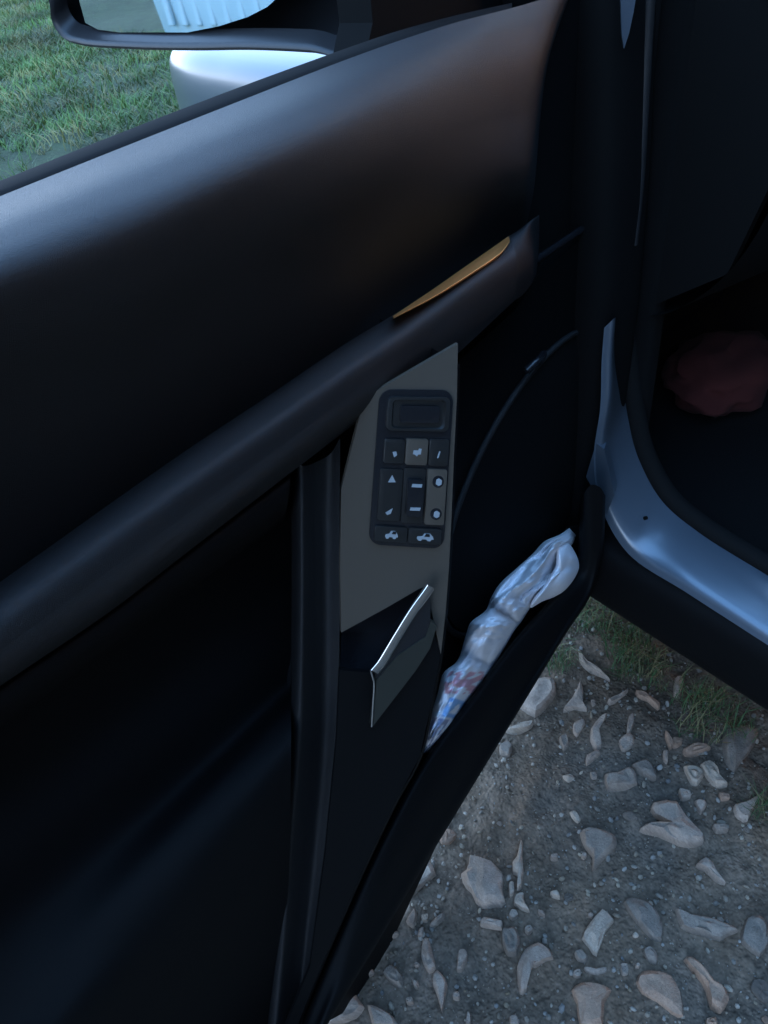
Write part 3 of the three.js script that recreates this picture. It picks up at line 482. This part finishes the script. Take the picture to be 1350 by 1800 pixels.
  const carS = [[-1,0.4],[-0.9,-0.1],[-0.35,-0.25],[-0.1,-0.95],[0.55,-1],[0.9,-0.2],[1,0.5],[0.75,0.55],[0.6,1],[0.25,0.95],[0.15,0.55],[-0.35,0.55],[-0.5,1],[-0.8,0.95]];
  o(0.27, 0.912, 0.085, 0.028, carS, 0.005); o(0.72, 0.915, 0.115, 0.026, carS, 0.005);
  o(0.30, 0.895, 0.03, 0.009, [[-1,1],[-0.5,-1],[0.7,-1],[0.8,1]], 0.0055); panel.children[panel.children.length - 1].material = M.gloss;
  o(0.745, 0.90, 0.04, 0.009, [[-1,1],[-0.5,-1],[0.7,-1],[0.8,1]], 0.0055); panel.children[panel.children.length - 1].material = M.gloss;
}
{ // speaker panel, grille, map pocket
  const zb = -0.05;
  mesh('speaker_panel', polyGeo([[650,760],[800,640],[905,545],[940,490],[1000,440],[1078,365],[1066,560],[1058,700],[1062,860],[1040,1040],[900,1200],[640,1760],[480,1850],[480,1300]].map(q => P(q[0], q[1], zb)), V(0, 0, -0.012)), M.hard, door);
  // raised ring and domed grille
  const cxy = P(945, 845, zb), ex = P(1062, 845, zb).x - cxy.x, ey = P(945, 635, zb).y - cxy.y;
  const ringC = r => Array.from({ length: 48 }, (_, i) => { const t = i / 48 * TAU; return V(cxy.x + ex * 1.0 * r * Math.cos(t), cxy.y + ey * r * Math.sin(t), zb); });
  mesh('speaker_ring', tube(ringC(1).map(p => p.setZ(zb + 0.003)), 0.004, 96, 8, true), M.arm, door);
  mesh('speaker_grille', gridGeo([[0.97, 0.003], [0.8, 0.009], [0.5, 0.012], [0.2, 0.013], [0.001, 0.013]].map(([k, h]) => { const r = ringC(k).map(p => p.setZ(zb + h)); r.push(r[0].clone()); return r; })), M.black, door);
  // glinting clip above the grille and the crease of the hinge-side trim
  mesh('trim_clip', tube([P(925, 652, -0.04), P(938, 640, -0.036), P(948, 632, -0.034), P(955, 622, -0.04)], 0.0045, 16, 8), M.gloss, door);
  mesh('trim_edge', tube([P(935, 462, -0.05), P(985, 428, -0.047), P(1030, 398, -0.047), P(1066, 370, -0.05)], 0.004, 24, 8), M.gloss, door);
  mesh('lower_edge', tube([P(905, 524, -0.03), P(925, 500, -0.034), P(935, 488, -0.04)], 0.004, 16, 8), M.hard, door);
  // pocket front wall
  const K = [
    [-0.030, [[1018,900],[1016,960],[1012,1005],[960,1065],[900,1132],[820,1236],[746,1340],[650,1520],[540,1780],[500,1900]]],
    [0.012, [[1026,868],[1024,950],[1018,1004],[965,1066],[902,1138],[824,1242],[750,1342],[655,1520],[546,1780],[506,1900]]],
    [0.022, [[1040,852],[1036,950],[1026,1015],[975,1080],[915,1160],[838,1268],[762,1375],[664,1550],[558,1790],[520,1900]]],
    [0.030, [[1054,856],[1048,960],[1034,1030],[988,1106],[932,1196],[855,1312],[775,1430],[675,1600],[565,1795],[535,1890]]],
    [0.034, [[1062,868],[1055,975],[1036,1042],[998,1104],[940,1198],[858,1333],[778,1464],[682,1622],[571,1803],[525,1880]]],
    [0.020, [[1064,872],[1058,985],[1036,1050],[996,1112],[938,1206],[854,1342],[774,1474],[676,1634],[566,1815],[515,1900]]],
    [-0.06, [[1062,872],[1056,985],[1034,1050],[994,1112],[936,1206],[850,1342],[770,1474],[672,1634],[562,1815],[505,1900]]],
  ].map(([w, p]) => { const c = cv(w, p); const e = c[c.length - 1]; c.push(V(-0.95, e.y, e.z), V(XL, e.y + 0.01, e.z)); return c; });
  mesh('map_pocket', loft(K, 110, 40), M.hard, door);
}
{ // shell: inner steel panel, outer skin, front edge, window frame and mirror
  const in0 = [V(XL, 1.10, -0.09), V(-0.6, 1.085, -0.09), V(-0.2, 1.075, -0.09), V(-0.06, 1.06, -0.09), V(-0.015, 0.95, -0.09), V(0.0, 0.75, -0.09), V(0.006, 0.5, -0.09), V(-0.03, 0.37, -0.09), V(-0.4, 0.35, -0.09), V(XL + 0.1, 0.36, -0.09), V(XL, 0.45, -0.09)];
  mesh('inner_panel', polyGeo(in0, V(0, 0, -0.012)), M.black, door);
  const flange = [[1012,-60],[1096,-60],[1093,60],[1086,200],[1078,360],[1070,500],[1062,640],[1058,720],[1060,800],[1060,860],[1020,900],[985,800],[950,620],[930,500],[925,300],[950,100]].map(q => P(q[0], q[1], -0.062));
  mesh('hinge_edge', polyGeo(flange, V(0, 0, -0.03)), M.black, door);
  const os = (y, z) => [V(XL - 0.01, y, z - 0.002), V(-0.9, y, z - 0.012), V(-0.5, y, z - 0.016), V(-0.12, y, z - 0.012), V(0.012, y, z + 0.004)];
  mesh('outer_skin', loft([os(1.062, -0.095), os(1.058, -0.115), os(1.0, -0.135), os(0.85, -0.155), os(0.65, -0.162), os(0.45, -0.15), os(0.345, -0.13), os(0.34, -0.10)], 40, 40), M.paint, door);
  mesh('front_cap', polyGeo([V(0.004, 1.06, -0.10), V(0.004, 0.9, -0.085), V(0.004, 0.4, -0.085), V(0.004, 0.345, -0.12), V(0.004, 0.5, -0.15), V(0.004, 0.85, -0.15), V(0.004, 1.05, -0.12)], V(-0.01, 0, 0)), M.black, door);
  mesh('bottom_cap', box((XL) / 2, 0.352, -0.105, -XL - 0.02, 0.012, 0.05, 0.004), M.black, door);
  mesh('rear_cap', box(XL - 0.004, 0.72, -0.085, 0.012, 0.72, 0.12, 0.005), M.paint, door);
  // window frame: front upright and top rail, out of the picture's top edge
  mesh('window_frame', [tube([V(-0.03, 1.07, -0.085), V(-0.07, 1.18, -0.09), V(-0.26, 1.46, -0.15), V(-0.42, 1.55, -0.18), V(-0.9, 1.57, -0.19), V(XL + 0.06, 1.55, -0.18), V(XL - 0.0, 1.35, -0.14), V(XL, 1.08, -0.08)], 0.032, 90, 10)], M.black, door);
  // black triangle that carries the mirror
  const tri = [...[[640,112],[660,98],[720,72],[800,44],[900,20],[1010,0]].map(q => P(q[0], q[1], -0.085)), V(-0.03, 1.10, -0.085), V(-0.07, 1.19, -0.085), V(-0.19, 1.36, -0.085), V(-0.25, 1.16, -0.085), P(655, 40, -0.085)];
  mesh('mirror_base', polyGeo(tri, V(0, 0, -0.03)), M.black, door);
  const mirror = new THREE.Group(); mirror.name = 'side_mirror'; door.add(mirror);
  const XM = -0.19;
  const outl = [[95,-2],[102,40],[116,64],[140,76],[250,85],[350,87],[450,86],[560,91],[650,99]].map(q => PX(q[0], q[1], XM));
  const hgt = 0.19, topv = outl.map((p, i) => V(XM, p.y + hgt * [0.55, 0.86, 0.97, 1.03, 1.06, 1.05, 1.02, 0.98, 0.9][i], p.z + [0, 0.004, 0.008, 0.01, 0.0, 0, 0, 0, 0][i])).reverse();
  const loop = [...outl, ...topv], cen = loop.reduce((a, p) => a.add(p), V(0, 0, 0)).divideScalar(loop.length);
  const ring = (k, dx, ky = k) => { const r = new THREE.CatmullRomCurve3(loop.map(p => V(XM + dx, cen.y + (p.y - cen.y) * ky, cen.z + (p.z - cen.z) * k)), true, 'centripetal').getPoints(90); return r; };
  mesh('mirror_housing', gridGeo([ring(0.94, 0.012, 0.86), ring(0.965, -0.002, 0.93), ring(0.985, -0.008, 0.965), ring(1.0, -0.004), ring(1.0, 0.02), ring(0.985, 0.055, 0.95), ring(0.93, 0.09, 0.82), ring(0.78, 0.115, 0.6), ring(0.4, 0.125, 0.3), ring(0.001, 0.127, 0.001)]), std(0.022, 0.022, 0.024, 0.4), mirror);
  const gl = [[134,-60],[139,0],[150,40],[172,52],[210,57],[330,57],[385,46],[435,30],[470,12],[498,-14],[508,-60]].map(q => PX(q[0], q[1], XM + 0.006));
  const tu = gl.map(p => V(p.x, p.y, p.z)); const zm = gl.reduce((a, p) => a + p.z, 0) / gl.length, ang = 0.20;
  const glt = gl.slice().reverse().map(p => V(p.x, 2 * gl[0].y + 0.05 - p.y, p.z)).slice(1, -1); const gloop = [...gl, ...glt];
  mesh('mirror_glass', polyGeo(gloop.map(p => V(p.x - (p.z - zm) * Math.tan(-ang) * 0 , p.y, p.z)), V(0.003, 0, 0)), M.mirror, mirror);
}

// ================================================================== PLASTIC BAG in the pocket
{
  const Z = [700, 880, 3.375], q = ([x, y]) => [Z[0] + x / Z[2], Z[1] + y / Z[2]];
  const Lp = [[1015,162],[960,200],[870,240],[790,322],[700,402],[605,490],[548,580],[520,650],[430,722],[400,800],[350,950],[268,1022],[232,1150],[190,1290],[165,1420],[150,1500]].map(q);
  const Rp = [[1055,205],[1040,250],[1000,300],[960,420],[900,520],[800,610],[775,650],[730,720],[690,770],[650,840],[575,965],[495,1090],[400,1200],[330,1310],[255,1400],[190,1490]].map(q);
  const N = 150, K = 56, sp = a => new THREE.CatmullRomCurve3(a.map(p => V(p[0], p[1], 0)), false, 'centripetal').getPoints(N);
  const ls = sp(Lp), rs = sp(Rp), rows = [], cols = [];
  for (let i = 0; i <= N; i++) {
    const t = i / N, row = [], pinch = Math.min(1, t * 9 + 0.12) * Math.min(1, (1 - t) * 14 + 0.05);
    for (let k = 0; k <= K; k++) {
      const f = k / K * TAU, c = Math.cos(f), s = Math.sin(f), u = 0.5 + 0.5 * c;
      const fold = 0.0085 * Math.sin(13 * u + 9 * t + 2.4 * n2(t * 5, u * 2)) * Math.exp(-Math.pow((t - 0.27) / 0.17, 2)) + 0.0016 * n2(t * 26, u * 3) + 0.005 * (Math.abs(n2(t * 5 + u * 1.6, u * 2.0 - t * 3)) - 0.3) + 0.002 * Math.abs(n2(t * 13 + 7, u * 5)) + 0.010 * Math.exp(-Math.pow((t - 0.54) / 0.09, 2)) + 0.007 * Math.exp(-Math.pow((t - 0.40) / 0.045, 2)) - 0.012 * Math.exp(-Math.pow((t - 0.455 - 0.05 * (u - 0.5)) / 0.018, 2)) - 0.010 * Math.exp(-Math.pow((t - 0.66 - 0.03 * (u - 0.5)) / 0.016, 2));
      const w = -0.018 + (s > 0 ? 0.036 * s + fold * s * 1.3 : 0.012 * s) * pinch;
      row.push(P(ls[i].x + (rs[i].x - ls[i].x) * u, ls[i].y + (rs[i].y - ls[i].y) * u, w));
      const pr = Math.exp(-Math.pow((t - 0.745 + 0.03 * (u - 0.5)) / 0.042, 2)) * (u > 0.12 ? 1 : 0) * (n2(t * 30 + 3, u * 4) > -0.25 ? 1 : 0.25), bl = t > 0.795 && t < 0.86 && u > 0.42 && n2(t * 20, u * 3 + 8) > -0.5 ? 1 : 0;
      let cr = 0.92, cg = 0.90, cb = 0.92;
      if (pr > 0.45) { cr = 0.76; cg = 0.40; cb = 0.43; } if (bl) { cr = 0.30; cg = 0.50; cb = 0.78; } if (t > 0.86 && n2(t * 24, u * 4) > 0.0) { cr = 0.35; cg = 0.36; cb = 0.48; }  // past the print, dark patches put shade into the bag's lower end
      cols.push(cr, cg, cb);
    }
    rows.push(row);
  }
  const g1 = gridGeo(rows); g1.setAttribute('color', new THREE.Float32BufferAttribute(cols, 3));
  // the puffed lobe folded over at the top
  const lobe = [[950,258],[985,250],[1015,258],[1045,300],[1066,345],[1075,395],[1060,445],[1030,490],[985,540],[930,572],[860,595],[785,635],[790,600],[840,530],[890,460],[930,390],[938,320]].map(q);
  const lc = [970, 420], lcc = q(lc), rings = [], c2 = [];
  [[1, -0.012], [1.0, 0.004], [0.93, 0.016], [0.72, 0.026], [0.4, 0.029], [0.001, 0.028]].forEach(([k, w], j) => {
    const r = new THREE.CatmullRomCurve3(lobe.map(([x, y]) => V(lcc[0] + (x - lcc[0]) * k, lcc[1] + (y - lcc[1]) * k, 0)), true, 'centripetal').getPoints(60);
    rings.push(r.map((p, i) => P(p.x, p.y, w + (j > 1 ? 0.003 * n2(p.x * 0.03, p.y * 0.03) + 0.003 * Math.sin((p.x - p.y * 0.6) * 0.09) * k : 0)))); for (let i = 0; i <= 60; i++) c2.push(0.74, 0.75, 0.80);
  });
  const rs2 = []; for (let i = 0; i <= 60; i++) rs2.push(spline(rings.map(r => r[i]), 18));
  const g2 = gridGeo(Array.from({ length: 19 }, (_, j) => rs2.map(c => c[j]))); g2.setAttribute('color', new THREE.Float32BufferAttribute(new Array(61 * 19 * 3).fill(0).map((_, i) => [0.92, 0.90, 0.92][i % 3]), 3));
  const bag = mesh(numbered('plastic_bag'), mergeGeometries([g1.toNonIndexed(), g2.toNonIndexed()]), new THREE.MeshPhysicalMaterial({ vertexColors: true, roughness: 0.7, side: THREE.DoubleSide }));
  tag(bag, 'crumpled white plastic bag with red and blue print stuffed in door pocket', 'plastic bag');
}

// ================================================================== red bundle in the footwell
{
  const c = V(0.50, 0.40, -0.07), r = 0.11, g = new THREE.IcosahedronGeometry(1, 5), p = g.attributes.position;
  for (let i = 0; i < p.count; i++) { const v = V(p.getX(i), p.getY(i), p.getZ(i)), k = 1 + 0.18 * n3(v.x * 1.6, v.y * 1.6, v.z * 1.6) + 0.07 * Math.abs(n3(v.x * 5, v.y * 5, v.z * 3)); p.setXYZ(i, v.x * 0.12 * k, v.y * 0.05 * k, v.z * 0.09 * k); }
  const gg = mergeVertices(g); gg.computeVertexNormals();
  const b = mesh(numbered('cloth_bundle'), gg, std(0.055, 0.007, 0.005, 0.95)); b.position.copy(CAR0).addScaledVector(CIN, c.x).addScaledVector(CRE, c.z); b.position.y = 0.40;
  tag(b, 'dim red cloth bundle lying in the dark footwell', 'bundle');
}

// ================================================================== white van that the door mirror shows
{
  const hit = PX(262, 30, -0.184), rf = ray(262, 30); rf.x = -rf.x; hit.addScaledVector(rf, (-3.3 - hit.x) / rf.x);
  const van = thing('parked_van', 'pale blue ribbed van reflected in the door mirror', 'van', V(-3.3, 0, hit.z + 3.8), 0);
  const prof = [[0.35, 0.0], [0.6, 0.03], [1.1, 0.035], [1.9, -0.03], [2.15, -0.12], [2.2, -0.3]];
  mesh('side_panel', loft(prof.map(([y, x]) => [V(x - 0.1, y, -3.8), V(x, y, -3.5), V(x, y, -2), V(x, y, -0.2), V(x - 0.05, y, 0.0)]), 30, 30), M.white, van);
  mesh('rear_panel', box(-0.9, 1.25, -0.02, 1.75, 1.8, 0.06, 0.03), M.white, van);
  mesh('roof', box(-0.95, 2.2, -1.9, 1.5, 0.06, 3.7, 0.03), M.white, van);
  for (let k = 0; k < 7; k++) mesh('rib', box(0.035, 0.95, -3.55 + k * 0.13, 0.03, 1.0, 0.05, 0.012), M.white, van);
  mesh('side_lamp', box(0.035, 0.95, -2.0, 0.04, 0.2, 0.16, 0.02), M.red, van);
  mesh('door_handle', box(0.05, 0.8, -2.5, 0.03, 0.05, 0.1, 0.012), M.black, van);
  for (const z of [-0.75, -3.0]) { const tg = new THREE.TorusGeometry(0.25, 0.09, 12, 36); tg.rotateY(Math.PI / 2); tg.translate(-0.08, 0.34, z); mesh('wheel', tg, M.tyre, van); }
}

// ================================================================== timber barn behind the car, out of the picture, added only to shade the cabin side of the door
{
  const sky_blocker = thing('added_barn', 'tall dark plank block added to shade the open door', 'sky_blocker', V(-1.2, 0, 3.6), 0.06);
  const woods = [0.03, 0.036, 0.043].map(k => std(k * 1.15, k, k * 0.82, 0.9));
  for (let k = 0; k < 36; k++) mesh('plank', box(-6.3 + k * 0.36, 2.7, 0.02 * (k % 2), 0.35, 5.4, 0.03, 0.006), woods[(k * 7 + (k >> 2)) % 3], sky_blocker);
  mesh('wall_core', box(0, 2.7, 1.6, 12.9, 5.3, 3.1, 0.02), woods[0], sky_blocker);
  mesh('roof', loft([[V(-6.7, 5.35, -0.4), V(6.7, 5.35, -0.4)], [V(-6.7, 6.4, 1.6), V(6.7, 6.4, 1.6)], [V(-6.7, 5.35, 3.6), V(6.7, 5.35, 3.6)]], 6, 10), woods[1], sky_blocker);
}
renderer.render(scene, camera);
